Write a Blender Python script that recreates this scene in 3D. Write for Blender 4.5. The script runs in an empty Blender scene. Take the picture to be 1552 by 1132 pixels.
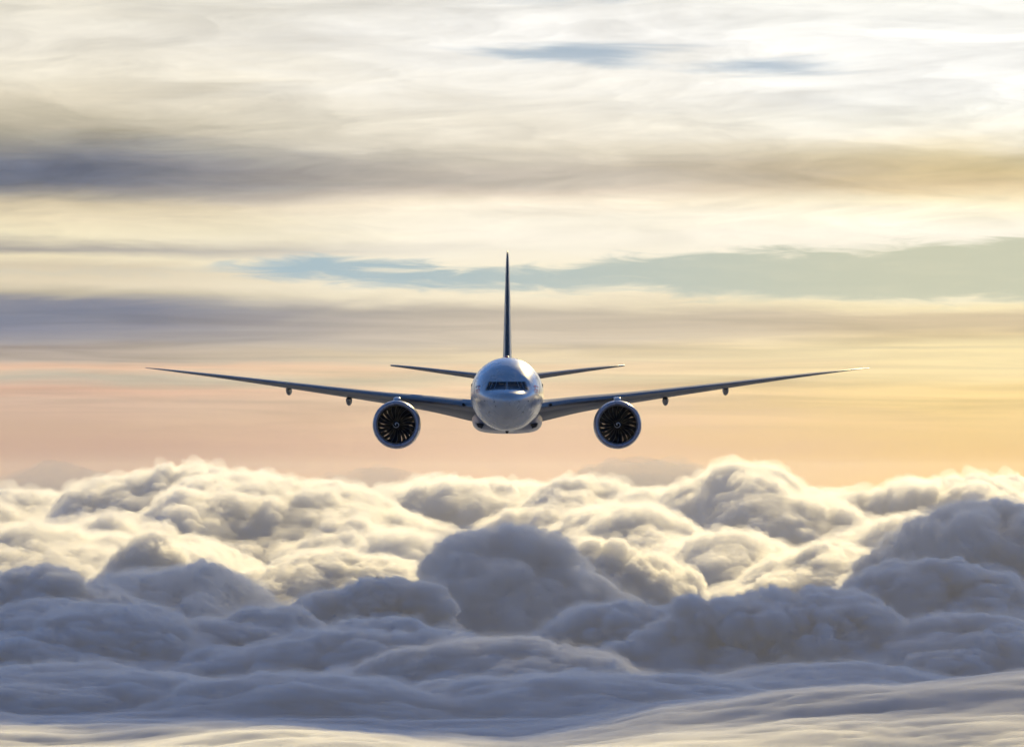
import bpy, math, random
import numpy as np
from mathutils import Vector

R = math.radians
scene = bpy.context.scene
COL = scene.collection

# ------------------------------------------------------------------ camera
F = 7143.0                    # focal length in photograph pixels (frame 1552 x 1132)
HROW = 720.0                  # photograph row of the horizon
CX, CY = 776.0, 566.0
cam_d = bpy.data.cameras.new("camera")
cam_d.sensor_width = 36.0
cam_d.lens = 36.0 * F / 1552.0
cam_d.clip_start = 1.0
cam_d.clip_end = 200000.0
cam = bpy.data.objects.new("camera", cam_d)
COL.objects.link(cam)
cam.rotation_euler = (R(90) + math.atan((HROW - CY) / F), 0, 0)
scene.camera = cam

# ------------------------------------------------------------------ exposure / engine
vs = scene.view_settings
vs.view_transform = 'Standard'; vs.look = 'None'; vs.gamma = 1.0; vs.exposure = 0.0
vs.use_curve_mapping = False
scene.render.engine = 'CYCLES'
cy = scene.cycles
cy.max_bounces = 10; cy.volume_bounces = 6; cy.diffuse_bounces = 5; cy.glossy_bounces = 4
cy.transparent_max_bounces = 48
cy.use_denoising = True
cy.use_adaptive_sampling = True; cy.adaptive_threshold = 0.035; cy.adaptive_min_samples = 16
cy.sample_clamp_indirect = 6.0

# ------------------------------------------------------------------ sun
SUN_EL, SUN_AZ = R(22.0), R(14.0)      # azimuth to the right of the view direction (+Y)
sun_dir = Vector((math.sin(SUN_AZ) * math.cos(SUN_EL), math.cos(SUN_AZ) * math.cos(SUN_EL), math.sin(SUN_EL)))
sun_d = bpy.data.lights.new("sun", 'SUN')
sun_d.energy = 3.1
sun_d.angle = R(0.5)
sun_d.color = (1.0, 0.78, 0.37)
sun = bpy.data.objects.new("sun", sun_d)
COL.objects.link(sun)
sun.rotation_euler = (-sun_dir).to_track_quat('-Z', 'Y').to_euler()

# ------------------------------------------------------------------ node helpers
def lin(c):
    out = []
    for v in c[:3]:
        v = v / 255.0
        out.append(v / 12.92 if v <= 0.04045 else ((v + 0.055) / 1.055) ** 2.4)
    return (out[0], out[1], out[2], 1.0)

class NT:
    def __init__(self, tree):
        self.t = tree; tree.nodes.clear()
    def node(self, kind, **kw):
        n = self.t.nodes.new(kind)
        for k, v in kw.items(): setattr(n, k, v)
        return n
    def put(self, sock, v):
        if v is None: return
        if isinstance(v, bpy.types.NodeSocket): self.t.links.new(v, sock)
        else: sock.default_value = v
    def m(self, op, a, b=None, c=None, clamp=False):
        n = self.node('ShaderNodeMath', operation=op, use_clamp=clamp)
        self.put(n.inputs[0], a); self.put(n.inputs[1], b); self.put(n.inputs[2], c)
        return n.outputs[0]
    def step(self, x, a, b, lo=0.0, hi=1.0):
        n = self.node('ShaderNodeMapRange', interpolation_type='SMOOTHSTEP')
        for s, v in zip(n.inputs[:5], (x, a, b, lo, hi)): self.put(s, v)
        return n.outputs[0]
    def mix(self, f, a, b, mode='MIX'):
        n = self.node('ShaderNodeMix', data_type='RGBA', blend_type=mode)
        self.put(n.inputs[0], f); self.put(n.inputs[6], a); self.put(n.inputs[7], b)
        return n.outputs[2]
    def xyz(self, x, y, z):
        n = self.node('ShaderNodeCombineXYZ')
        self.put(n.inputs[0], x); self.put(n.inputs[1], y); self.put(n.inputs[2], z)
        return n.outputs[0]
    def noise(self, vec, scale=1.0, detail=3.0, rough=0.5, dist=0.0):
        n = self.node('ShaderNodeTexNoise')
        self.put(n.inputs['Vector'], vec); self.put(n.inputs['Scale'], scale)
        self.put(n.inputs['Detail'], detail); self.put(n.inputs['Roughness'], rough)
        self.put(n.inputs['Distortion'], dist)
        return n.outputs[0]
    def ramp(self, x, stops, interp='LINEAR'):
        n = self.node('ShaderNodeValToRGB')
        cr = n.color_ramp; cr.interpolation = interp
        while len(cr.elements) > 1: cr.elements.remove(cr.elements[-1])
        cr.elements[0].position = stops[0][0]; cr.elements[0].color = stops[0][1]
        for p, c in stops[1:]:
            e = cr.elements.new(p); e.color = c
        self.put(n.inputs[0], x)
        return n.outputs[0]

# ------------------------------------------------------------------ sky
SKY_ROWS = [  # photograph row: colours at the left, middle and right of the sky
    (720, (201, 168, 150), (232, 192, 160), (240, 195, 128)),
    (680, (203, 168, 148), (234, 196, 165), (241, 202, 138)),
    (640, (204, 172, 150), (232, 198, 165), (243, 208, 145)),
    (605, (207, 178, 158), (231, 202, 168), (246, 214, 150)),
    (587, (224, 184, 160), (236, 206, 170), (248, 218, 155)),
    (572, (196, 186, 168), (222, 205, 172), (244, 220, 166)),
    (558, (233, 194, 165), (240, 212, 175), (246, 224, 172)),
    (546, (182, 168, 156), (230, 211, 178), (247, 226, 174)),
    (530, (170, 158, 150), (235, 215, 180), (252, 232, 182)),
    (515, (150, 147, 153), (206, 192, 172), (232, 210, 165)),
    (498, (132, 134, 149), (203, 189, 170), (215, 195, 160)),
    (478, (124, 129, 147), (200, 188, 170), (214, 195, 162)),
    (463, (136, 138, 151), (236, 223, 196), (246, 230, 186)),
    (448, (190, 180, 160), (250, 238, 210), (255, 243, 210)),
    (430, (226, 212, 185), (250, 240, 215), (252, 240, 205)),
    (408, (216, 202, 176), (250, 240, 215), (252, 240, 205)),
    (390, (236, 223, 190), (252, 243, 222), (254, 244, 220)),
    (376, (166, 160, 154), (253, 245, 226), (255, 247, 228)),
    (356, (240, 228, 195), (254, 246, 228), (255, 248, 230)),
    (332, (234, 219, 186), (252, 244, 225), (255, 246, 220)),
    (312, (214, 199, 170), (245, 232, 210), (253, 240, 205)),
    (296, (152, 149, 148), (222, 208, 190), (240, 220, 180)),
    (280, (112, 117, 132), (201, 191, 177), (222, 200, 160)),
    (258, (104, 110, 127), (198, 188, 174), (213, 193, 149)),
    (240, (116, 120, 133), (206, 197, 181), (220, 204, 165)),
    (220, (152, 150, 146), (226, 217, 198), (241, 230, 203)),
    (202, (178, 170, 152), (237, 229, 212), (253, 248, 232)),
    (178, (197, 188, 167), (243, 236, 220), (255, 253, 242)),
    (145, (222, 212, 190), (249, 244, 232), (255, 254, 248)),
    (110, (236, 228, 209), (249, 246, 238), (255, 254, 249)),
    (60, (229, 223, 209), (244, 242, 237), (255, 254, 249)),
    (0, (227, 221, 205), (238, 236, 230), (255, 254, 246)),
]
world = bpy.data.worlds.new("World")
scene.world = world
world.use_nodes = True
w = NT(world.node_tree)
tc = w.node('ShaderNodeTexCoord').outputs['Generated']
sep = w.node('ShaderNodeSeparateXYZ'); w.put(sep.inputs[0], tc)
DX, DY, DZ = sep.outputs
el = w.m('ARCSINE', DZ)
az = w.m('ARCTAN2', DX, DY)
U = w.m('MULTIPLY', az, F / 776.0)            # +-1 at the sides of the view
E = w.m('MULTIPLY', el, F / 100.0)            # hundreds of photograph rows above the horizon
# streaky warp of the bands
big = w.noise(w.xyz(w.m('MULTIPLY', U, 0.9), w.m('MULTIPLY', E, 0.9), 3.1), 1.0, 2.0, 0.5)
mid = w.noise(w.xyz(w.m('MULTIPLY', U, 2.6), w.m('MULTIPLY', E, 2.6), 7.7), 1.0, 5.0, 0.55, 0.5)
fine = w.noise(w.xyz(w.m('MULTIPLY', U, 5.0), w.m('MULTIPLY', E, 8.0), 1.7), 1.0, 5.0, 0.6, 0.6)
warp = w.m('ADD', w.m('MULTIPLY', w.m('SUBTRACT', big, 0.5), 0.50),
           w.m('ADD', w.m('MULTIPLY', w.m('SUBTRACT', mid, 0.5), 0.30), w.m('MULTIPLY', w.m('SUBTRACT', fine, 0.5), 0.10)))
Ew = w.m('ADD', E, warp)
t = w.m('DIVIDE', Ew, 7.2, clamp=True)
cols = []
for k in (1, 2, 3):
    cols.append(w.ramp(t, [((HROW - r[0]) / 720.0, lin(r[k])) for r in SKY_ROWS]))
Uw = w.m('ADD', U, w.m('MULTIPLY', w.m('SUBTRACT', mid, 0.5), 0.5))
band = w.mix(w.step(Uw, -0.95, 0.10), cols[0], cols[1])
band = w.mix(w.step(Uw, 0.05, 0.95), band, cols[2])
# grey and pink streaks drawn out along the lower bands
st = w.noise(w.xyz(w.m('MULTIPLY', U, 1.7), w.m('MULTIPLY', E, 5.5), 21.0), 1.0, 4.0, 0.5, 0.8)
st_amt = w.m('MULTIPLY', w.step(E, 0.5, 1.2), w.step(E, 2.7, 2.2))
stv = w.m('ADD', 1.0, w.m('MULTIPLY', w.m('MULTIPLY', w.m('SUBTRACT', st, 0.5), 0.75), st_amt))
soft = w.noise(w.xyz(w.m('MULTIPLY', U, 2.8), w.m('MULTIPLY', E, 1.9), 31.0), 1.0, 5.0, 0.55, 0.8)
soft_amt = w.step(E, 3.0, 4.2)
sv = w.m('ADD', 1.0, w.m('MULTIPLY', w.m('MULTIPLY', w.m('SUBTRACT', soft, 0.5), 0.74), soft_amt))
fib = w.noise(w.xyz(w.m('ADD', w.m('MULTIPLY', U, 5.5), w.m('MULTIPLY', soft, 3.0)), w.m('ADD', w.m('MULTIPLY', E, 4.2), w.m('MULTIPLY', soft, 2.2)), 44.0), 1.0, 7.0, 0.6, 0.9)
fv = w.m('ADD', 1.0, w.m('MULTIPLY', w.m('MULTIPLY', w.m('SUBTRACT', fib, 0.5), 0.34), soft_amt))
stv = w.m('MULTIPLY', w.m('MULTIPLY', stv, sv), fv)
band = w.mix(1.0, band, w.xyz(stv, stv, stv), 'MULTIPLY')
# the clear blue-green gap between the two cloud sheets
def curve(pts):               # pixel column -> E, as a smooth ramp over U
    n = [(min(1, max(0, ((x - CX) / 776.0 + 1.3) / 2.6)), (v, v, v, 1)) for x, v in [(p[0], (HROW - p[1]) / 720.0) for p in pts]]
    return w.m('MULTIPLY', w.ramp(w.m('DIVIDE', w.m('ADD', U, 1.3), 2.6, clamp=True), n, 'EASE'), 7.2)
top = curve([(300, 410), (340, 398), (470, 386), (620, 396), (720, 405), (840, 402), (930, 384), (1100, 378), (1300, 373), (1440, 368), (1552, 358)])
bot = curve([(300, 408), (340, 410), (470, 425), (620, 436), (720, 438), (840, 440), (950, 434), (1050, 447), (1200, 455), (1400, 457), (1552, 456)])
gn = w.noise(w.xyz(w.m('MULTIPLY', U, 6.5), w.m('MULTIPLY', E, 6.0), 5.0), 1.0, 7.0, 0.62, 0.8)
gw = w.m('MULTIPLY', w.m('SUBTRACT', gn, 0.5), 0.55)
Eg = w.m('ADD', E, gw)
gap = w.m('MULTIPLY', w.step(w.m('SUBTRACT', top, Eg), -0.07, 0.15), w.step(w.m('SUBTRACT', Eg, bot), -0.12, 0.13))
gapcol = w.mix(w.step(U, -0.6, 0.9), lin((168, 190, 200)), lin((203, 204, 180)))
band = w.mix(w.m('MULTIPLY', gap, w.m('SUBTRACT', 1.16, w.m('MULTIPLY', gn, 0.35), clamp=True)), band, gapcol)
# smaller soft blue openings high up
hn = w.noise(w.xyz(w.m('MULTIPLY', U, 2.2), w.m('MULTIPLY', E, 2.6), 12.0), 1.0, 4.0, 0.55, 0.5)
def blob(u, e, su, se):
    a = w.m('DIVIDE', w.m('SUBTRACT', U, u), su); b = w.m('DIVIDE', w.m('SUBTRACT', E, e), se)
    return w.m('SUBTRACT', 1.0, w.m('SQRT', w.m('ADD', w.m('MULTIPLY', a, a), w.m('MULTIPLY', b, b))), clamp=True)
hole = w.m('MAXIMUM', blob(0.17, 6.40, 0.50, 0.46), blob(0.48, 6.22, 0.42, 0.40))
hole = w.m('MAXIMUM', hole, blob(0.05, 7.25, 0.35, 0.3))
hole = w.step(w.m('ADD', hole, w.m('MULTIPLY', w.m('SUBTRACT', hn, 0.5), 1.6)), 0.40, 1.0)
band = w.mix(w.m('MULTIPLY', hole, 0.85), band, lin((158, 178, 196)))
# general sky elsewhere: clear blue with scattered high cloud
sky = w.node('ShaderNodeTexSky', sky_type='NISHITA')
sky.sun_disc = False
sky.sun_elevation = SUN_EL
sky.sun_rotation = SUN_AZ
sky.altitude = 3000.0
sky.air_density = 1.0; sky.dust_density = 0.6; sky.ozone_density = 2.0
nis = w.mix(1.0, sky.outputs[0], (0.072, 0.096, 0.125, 1), 'MULTIPLY')
zz = w.m('ADD', w.m('ABSOLUTE', DZ), 0.08)
pl = w.xyz(w.m('DIVIDE', DX, zz), w.m('DIVIDE', DY, zz), 0.0)
cn = w.noise(pl, 0.9, 6.0, 0.6, 0.6)
toward = w.m('DIVIDE', w.m('ADD', DY, 1.0), 2.0)
cover = w.step(cn, 0.56, 0.78)
cloudcol = w.mix(w.step(toward, 0.55, 0.99), lin((78, 104, 150)), lin((245, 228, 200)))
gen = w.mix(w.m('MULTIPLY', cover, 0.85), nis, cloudcol)
front = w.m('MULTIPLY', w.step(E, 17.0, 8.0), w.step(w.m('ABSOLUTE', U), 6.5, 2.2))
hz = w.mix(w.step(toward, 0.6, 0.98), lin((38, 72, 132)), lin((225, 190, 155)))
gen = w.mix(w.step(w.m('ABSOLUTE', el), 0.16, 0.0), gen, hz)
full = w.mix(front, gen, band)
bg = w.node('ShaderNodeBackground'); w.put(bg.inputs[0], full); bg.inputs[1].default_value = 1.0
wo = w.node('ShaderNodeOutputWorld'); w.put(wo.inputs[0], bg.outputs[0])

# ------------------------------------------------------------------ materials
def principled(name, base, rough=0.4, metal=0.0, coat=0.0, spec=0.5, bump=None, vary=0.0, vscale=1.5):
    m = bpy.data.materials.new(name); m.use_nodes = True
    n = NT(m.node_tree)
    p = n.node('ShaderNodeBsdfPrincipled')
    p.inputs['Base Color'].default_value = (*base, 1); p.inputs['Roughness'].default_value = rough
    p.inputs['Metallic'].default_value = metal; p.inputs['Coat Weight'].default_value = coat
    p.inputs['Coat Roughness'].default_value = 0.22
    p.inputs['Specular IOR Level'].default_value = spec
    co = n.node('ShaderNodeTexCoord').outputs['Object']
    if vary:
        ns = n.noise(co, vscale, 5.0, 0.6, 0.3)
        f = n.m('ADD', 1.0 - vary, n.m('MULTIPLY', ns, 2 * vary))
        n.put(p.inputs['Base Color'], n.mix(1.0, (*base, 1), n.xyz(f, f, f), 'MULTIPLY'))
        n.put(p.inputs['Roughness'], n.m('ADD', rough * 0.7, n.m('MULTIPLY', ns, rough * 0.6)))
    if bump:
        b = n.node('ShaderNodeBump'); b.inputs['Strength'].default_value = bump[1]; b.inputs['Distance'].default_value = 0.02
        n.put(b.inputs['Height'], n.noise(co, bump[0], 3.0))
        n.put(p.inputs['Normal'], b.outputs[0])
    o = n.node('ShaderNodeOutputMaterial'); n.put(o.inputs[0], p.outputs[0])
    return m

M = {
    'white': principled('white_paint', (0.60, 0.595, 0.585), 0.27, 0.28, 0.7, 0.6, (0.5, 0.05), 0.025, 0.5),
    'grey': principled('grey_wing_paint', (0.215, 0.21, 0.205), 0.45, 0.12, 0.1, 0.5, (0.8, 0.10), 0.12, 0.8),
    'metal': principled('bare_metal', (0.40, 0.385, 0.37), 0.38, 1.0, 0.0, 0.5, (1.5, 0.1), 0.08),
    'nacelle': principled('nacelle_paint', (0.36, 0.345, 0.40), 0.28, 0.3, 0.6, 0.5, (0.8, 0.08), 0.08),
    'dark_metal': principled('dark_metal', (0.085, 0.08, 0.075), 0.45, 0.3),
    'blade': principled('fan_blade', (0.030, 0.028, 0.030), 0.32, 0.3, 0.3),
    'blade_edge': principled('blade_edge', (0.30, 0.29, 0.28), 0.28, 1.0),
    'black': principled('black', (0.012, 0.012, 0.014), 0.6),
    'liner': principled('duct_liner', (0.03, 0.028, 0.028), 0.6),
    'glass': principled('cockpit_glass', (0.005, 0.005, 0.006), 0.12, 0.0, 0.0, 0.2),
    'window': principled('cabin_glass', (0.03, 0.035, 0.05), 0.15),
    'seal': principled('window_seal', (0.15, 0.155, 0.165), 0.45),
    'mark': principled('white_mark', (0.70, 0.70, 0.72), 0.4),
    'red': principled('red_paint', (0.62, 0.02, 0.02), 0.35, 0.0, 0.4),
    'ink': principled('dark_ink', (0.06, 0.05, 0.09), 0.4),
    'fairing': principled('fairing_paint', (0.33, 0.33, 0.37), 0.32, 0.25, 0.4, 0.5, (0.8, 0.1), 0.1, 0.8),
    'fin': principled('fin_paint', (0.40, 0.39, 0.36), 0.4, 0.1, 0.3, 0.5, None, 0.06),
}

# ------------------------------------------------------------------ mesh helpers
def tag(o, label=None, cat=None, group=None, kind=None):
    if label: o['label'] = label
    if cat: o['category'] = cat
    if group: o['group'] = group
    if kind: o['kind'] = kind
    return o

def mesh_obj(name, verts, faces, mat, parent=None, smooth=True, loc=(0, 0, 0)):
    me = bpy.data.meshes.new(name)
    me.from_pydata([tuple(map(float, v)) for v in verts], [], [tuple(int(i) for i in f) for f in faces])
    me.validate(); me.update()
    import bmesh
    bm = bmesh.new(); bm.from_mesh(me)
    bmesh.ops.recalc_face_normals(bm, faces=bm.faces)
    bm.to_mesh(me); bm.free()
    if smooth:
        me.polygons.foreach_set('use_smooth', [True] * len(me.polygons))
        try: me.set_sharp_from_angle(angle=R(40))
        except Exception: pass
    me.materials.append(mat)
    o = bpy.data.objects.new(name, me); COL.objects.link(o)
    o.location = loc
    if parent: o.parent = parent
    return o

def grid_faces(nu, nv, wrap_u=False, off=0):
    f = []
    for i in range(nv - 1):
        for j in range(nu if wrap_u else nu - 1):
            j2 = (j + 1) % nu
            f.append((off + i * nu + j, off + i * nu + j2, off + (i + 1) * nu + j2, off + (i + 1) * nu + j))
    return f

def loft(name, rings, mat, parent=None, caps=(True, True), smooth=True):
    n = len(rings[0]); v = [p for r in rings for p in r]
    f = grid_faces(n, len(rings), True)
    if caps[0]: f.append(tuple(range(n - 1, -1, -1)))
    if caps[1]: f.append(tuple(range((len(rings) - 1) * n, len(rings) * n)))
    return mesh_obj(name, v, f, mat, parent, smooth)

def pchip(xs, ys):
    xs = np.array(xs, float); ys = np.array(ys, float)
    h = np.diff(xs); d = np.diff(ys) / h
    m = np.zeros(len(xs)); m[0] = d[0]; m[-1] = d[-1]
    for i in range(1, len(xs) - 1):
        if d[i - 1] * d[i] <= 0: m[i] = 0
        else:
            w1 = 2 * h[i] + h[i - 1]; w2 = h[i] + 2 * h[i - 1]
            m[i] = (w1 + w2) / (w1 / d[i - 1] + w2 / d[i])
    def f(x):
        x = min(max(x, xs[0]), xs[-1]); i = min(int(np.searchsorted(xs, x, 'right')) - 1, len(h) - 1)
        s = (x - xs[i]) / h[i]
        return float((1 + 2 * s) * (1 - s) ** 2 * ys[i] + s * (1 - s) ** 2 * h[i] * m[i] + s * s * (3 - 2 * s) * ys[i + 1] + s * s * (s - 1) * h[i] * m[i + 1])
    return f

# ------------------------------------------------------------------ the airliner
YN, ZC, XC = 386.0, 6.85, -0.42          # nose distance, centre-line height and offset
plane = bpy.data.objects.new('airliner', None); COL.objects.link(plane)
plane.location = (XC, YN, ZC)
plane.empty_display_size = 5
tag(plane, 'white twin engine airliner flying straight towards the viewer above the clouds', 'airliner')

def loc(px, row, D):
    """plane-local x and z of a photograph pixel at distance D"""
    return (px - CX) / F * D - XC, (HROW - row) / F * D - ZC

# fuselage profiles against distance s behind the nose tip
sq = [0, .04, .15, .5, 1.2, 2.2, 3.3, 4.5, 6, 8, 10, 12.5]
zt_n = pchip(sq, [-.75, -.58, -.40, -.14, .10, .36, .92, 1.72, 2.36, 2.82, 3.02, 3.08])
zb_n = pchip(sq, [-.75, -.92, -1.08, -1.40, -1.80, -2.20, -2.48, -2.70, -2.90, -3.04, -3.09, -3.10])
wd_n = pchip(sq, [0, .22, .42, .82, 1.30, 1.76, 2.14, 2.45, 2.74, 2.98, 3.06, 3.09])
zm_n = pchip(sq, [-.75, -.75, -.74, -.70, -.60, -.45, -.30, -.18, -.08, -.02, 0, 0])
zt_t = pchip([40, 46, 54, 61, 62.8], [3.08, 3.08, 3.0, 2.6, 2.0])
zb_t = pchip([40, 46, 54, 61, 62.8], [-3.10, -2.5, -.6, 1.1, 1.7])
wd_t = pchip([40, 46, 54, 61, 62.8], [3.09, 2.9, 1.9, .65, .25])
def sect(s):
    if s <= 12.5: return zt_n(s), zb_n(s), wd_n(s), zm_n(s)
    if s <= 40: return 3.08, -3.10, 3.09, 0.0
    a, b = zt_t(s), zb_t(s)
    return a, b, wd_t(s), (a + b) / 2
def inside(x, z, s):
    zt, zb, wd, zm = sect(s)
    if wd < 1e-6: return 9.0
    h = (zt - zm) if z > zm else (zm - zb)
    return (x / wd) ** 2 + ((z - zm) / max(h, 1e-6)) ** 2
def fus_s(x, z):
    lo, hi = 0.0, 14.0
    if inside(x, z, hi) > 1: return None
    for _ in range(40):
        md = (lo + hi) / 2
        if inside(x, z, md) <= 1: hi = md
        else: lo = md
    return hi
def on_fus(px, row, lift=0.012):
    """point of the fuselage surface seen at a photograph pixel, lifted off the skin"""
    D = YN + 3
    s = None
    for _ in range(8):
        x, z = loc(px, row, D); s = fus_s(x, z)
        if s is None: s = 14.0; break
        D = YN + s
    e = 0.02
    def fld(a, b, c): return inside(a, b, max(c, 0.05))
    g = Vector((fld(x + e, z, s) - fld(x - e, z, s), fld(x, z, s + e) - fld(x, z, s - e), fld(x, z + e, s) - fld(x, z - e, s)))
    g.normalize()
    return Vector((x, s, z)) + g * lift, g

rings = []
ss = np.concatenate([np.array([.0008, .01, .03, .06, .1, .16, .24, .35]), np.linspace(.5, 6, 40), np.linspace(6.3, 12.5, 20), np.linspace(13.5, 40, 24), np.linspace(41, 62.8, 30)])
for s in ss:
    zt, zb, wd, zm = sect(float(s)); ring = []
    for k in range(96):
        a = 2 * math.pi * k / 96
        c, sn = math.cos(a), math.sin(a)
        ring.append((wd * c, s, zm + (zt - zm) * sn if sn >= 0 else zm + (zm - zb) * sn))
    rings.append(ring)
fus = loft('fuselage', rings, M['white'], plane)

def patch(name, quad, mat, parent, nu=8, nv=4, lift=0.012, thick=0.01):
    """four photograph pixels (clockwise from upper left) laid on the fuselage skin as a thin plate"""
    a, b, c, d = [Vector((p[0], p[1], 0)) for p in quad]
    vo, vi = [], []
    for i in range(nv):
        for j in range(nu):
            u, v = j / (nu - 1), i / (nv - 1)
            q = a.lerp(b, u).lerp(d.lerp(c, u), v)
            p, g = on_fus(q.x, q.y, lift)
            vo.append(p); vi.append(p - g * (thick + lift))
    n = nu * nv
    f = grid_faces(nu, nv) + [tuple(reversed(x)) for x in grid_faces(nu, nv, off=n)]
    edge = [j for j in range(nu)] + [i * nu + nu - 1 for i in range(1, nv)] + [(nv - 1) * nu + j for j in range(nu - 2, -1, -1)] + [i * nu for i in range(nv - 2, 0, -1)]
    for k in range(len(edge)):
        p, q = edge[k], edge[(k + 1) % len(edge)]
        f.append((p, q, n + q, n + p))
    return mesh_obj(name, vo + vi, f, mat, parent)

def z6(x, y): return (700 + x / 8.707, 530 + y / 8.707)     # pixels of an enlargement of the nose
MX = 768.4
def mir(q): return [(2 * MX - q[1][0], q[1][1]), (2 * MX - q[0][0], q[0][1]), (2 * MX - q[3][0], q[3][1]), (2 * MX - q[2][0], q[2][1])]
# windscreen surround, then the six panes
panes = [
    [z6(466, 428), z6(582, 428), z6(582, 513), z6(436, 508)],
    [z6(416, 428), z6(452, 428), z6(420, 510), z6(376, 520)],
    [z6(366, 428), z6(400, 428), z6(360, 524), z6(322, 528)],
]
sur = [z6(352, 420), z6(594, 420), z6(594, 521), z6(306, 538)]
for q in (sur, mir(sur)):
    patch('windscreen_frame', q, M['seal'], fus, 14, 6, 0.008)
for q in panes:
    for qq in (q, mir(q)):
        patch('cockpit_window', qq, M['glass'], fus, 8, 6, 0.02)
for sx in (1, -1):            # wiper stubs
    q = [(MX + sx * 3.4 - .5, 588.4), (MX + sx * 3.4 + .5, 588.4), (MX + sx * 3.4 + .5, 590.2), (MX + sx * 3.4 - .5, 590.2)]
    patch('wiper', q, M['black'], fus, 3, 3, 0.05, 0.03)
for x, y in ((302, 672), (432, 685), (448, 743), (752, 682), (876, 677), (805, 823), (362, 820)):
    px, row = z6(x, y)
    patch('air_probe', [(px - .45, row - .55), (px + .45, row - .55), (px + .45, row + .55), (px - .45, row + .55)], M['black'], fus, 3, 3, 0.06, 0.03)

# red lettering, door outline and cabin windows along both sides of the nose
def stroke(ax, ay, bx, by, wdt, mat, name):
    d = Vector((bx - ax, by - ay)); nrm = Vector((-d.y, d.x)); nrm.normalize(); nrm *= wdt / 2
    return patch(name, [(ax + nrm.x, ay + nrm.y), (bx + nrm.x, by + nrm.y), (bx - nrm.x, by - nrm.y), (ax - nrm.x, ay - nrm.y)], mat, fus, 4, 2, 0.015, 0.008)
glyphs = [((185, 490), (205, 480)), ((185, 490), (190, 505)), ((212, 478), (236, 470)), ((236, 470), (240, 492)), ((214, 492), (240, 492)), ((214, 478), (216, 505)),
          ((186, 528), (206, 522)), ((186, 528), (192, 545)), ((206, 522), (208, 548)), ((214, 516), (232, 512)), ((214, 530), (234, 528)), ((234, 528), (230, 545)),
          ((186, 556), (200, 566)), ((200, 566), (214, 556)), ((216, 562), (232, 556))]
for k, (p, q) in enumerate(glyphs):
    mt = M['ink'] if k < 4 else M['red']
    a, b = z6(*p), z6(*q)
    stroke(a[0], a[1], b[0], b[1], 1.15, mt, 'side_lettering')
    stroke(2 * MX - a[0], a[1], 2 * MX - b[0], b[1], 1.15, M['red'], 'side_lettering')
door = [(168, 572), (160, 480), (176, 400), (200, 372), (218, 372), (212, 392)]
for k in range(len(door) - 1):
    a, b = z6(*door[k]), z6(*door[k + 1])
    for sgn in (0, 1):
        ax, bx = (a[0], b[0]) if not sgn else (2 * MX - a[0], 2 * MX - b[0])
        n = 4
        for i in range(n):
            f0, f1 = i / n, (i + .6) / n
            stroke(ax + (bx - ax) * f0, a[1] + (b[1] - a[1]) * f0, ax + (bx - ax) * f1, a[1] + (b[1] - a[1]) * f1, 0.45, M['ink'], 'door_seam')
win = None
for side in (-1, 1):
    for k in range(24):
        s = 9.5 + k * 0.55 * 2
        zt, zb, wd, zm = sect(s)
        z = 0.62
        x = wd * math.sqrt(max(0, 1 - (z / (zt - zm)) ** 2))
        if win is None:
            v = [(dx, dy, dz) for dx in (-.03, .02) for dy, dz in [(.13 * math.cos(a), .19 * math.sin(a)) for a in np.linspace(0, 2 * math.pi, 12, endpoint=False)]]
            f = [tuple(range(12)), tuple(range(12, 24))] + [(i, (i + 1) % 12, 12 + (i + 1) % 12, 12 + i) for i in range(12)]
            win = mesh_obj('cabin_window', v, f, M['window'], fus, True); o = win
        else:
            o = win.copy(); COL.objects.link(o); o.parent = fus
        o.location = (side * x, s, z); o.rotation_euler = (0, 0, 0 if side > 0 else math.pi)

# beacons, antennas, and dark blades for the fairing shadow
def dome(name, c, r, h, mat, parent, sgn=1):
    rr = [[(c[0] + r * math.cos(t) * math.cos(a), c[1] + 2 * r * math.cos(t) * math.sin(a), c[2] + sgn * h * math.sin(t)) for a in np.linspace(0, 2 * math.pi, 16, endpoint=False)] for t in np.linspace(-.3, 1.5, 7)]
    return loft(name, rr, mat, parent)
def small_blade(name, c, ch, th, h, sweep, mat, parent, sgn=1):
    rr = []
    for k in range(4):
        f = k / 3; cc = ch * (1 - .5 * f); tt = th * (1 - .5 * f)
        rr.append([(c[0] + tt / 2 * math.sin(a), c[1] + sweep * f + cc / 2 * math.cos(a), c[2] + sgn * (h * f - .05)) for a in np.linspace(0, 2 * math.pi, 12, endpoint=False)])
    return loft(name, rr, mat, parent)
dome('beacon_light', (0, 14, 3.06), .24, .22, M['red'], fus)
dome('beacon_light', (0, 15, -3.12), .15, .2, M['black'], fus, -1)
for sx in (-1, 1): small_blade('antenna_and_shadow', (sx * .36, 14.5, 3.02), .6, .22, .17, .2, M['black'], fus)  # dark blades standing in for the fin-root fairing's shadow
small_blade('antenna_and_shadow', (.85, 14.2, 2.94), .5, .16, .18, .2, M['black'], fus)
small_blade('antenna_and_shadow', (1.05, 14.6, 2.87), .5, .16, .16, .2, M['black'], fus)

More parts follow.
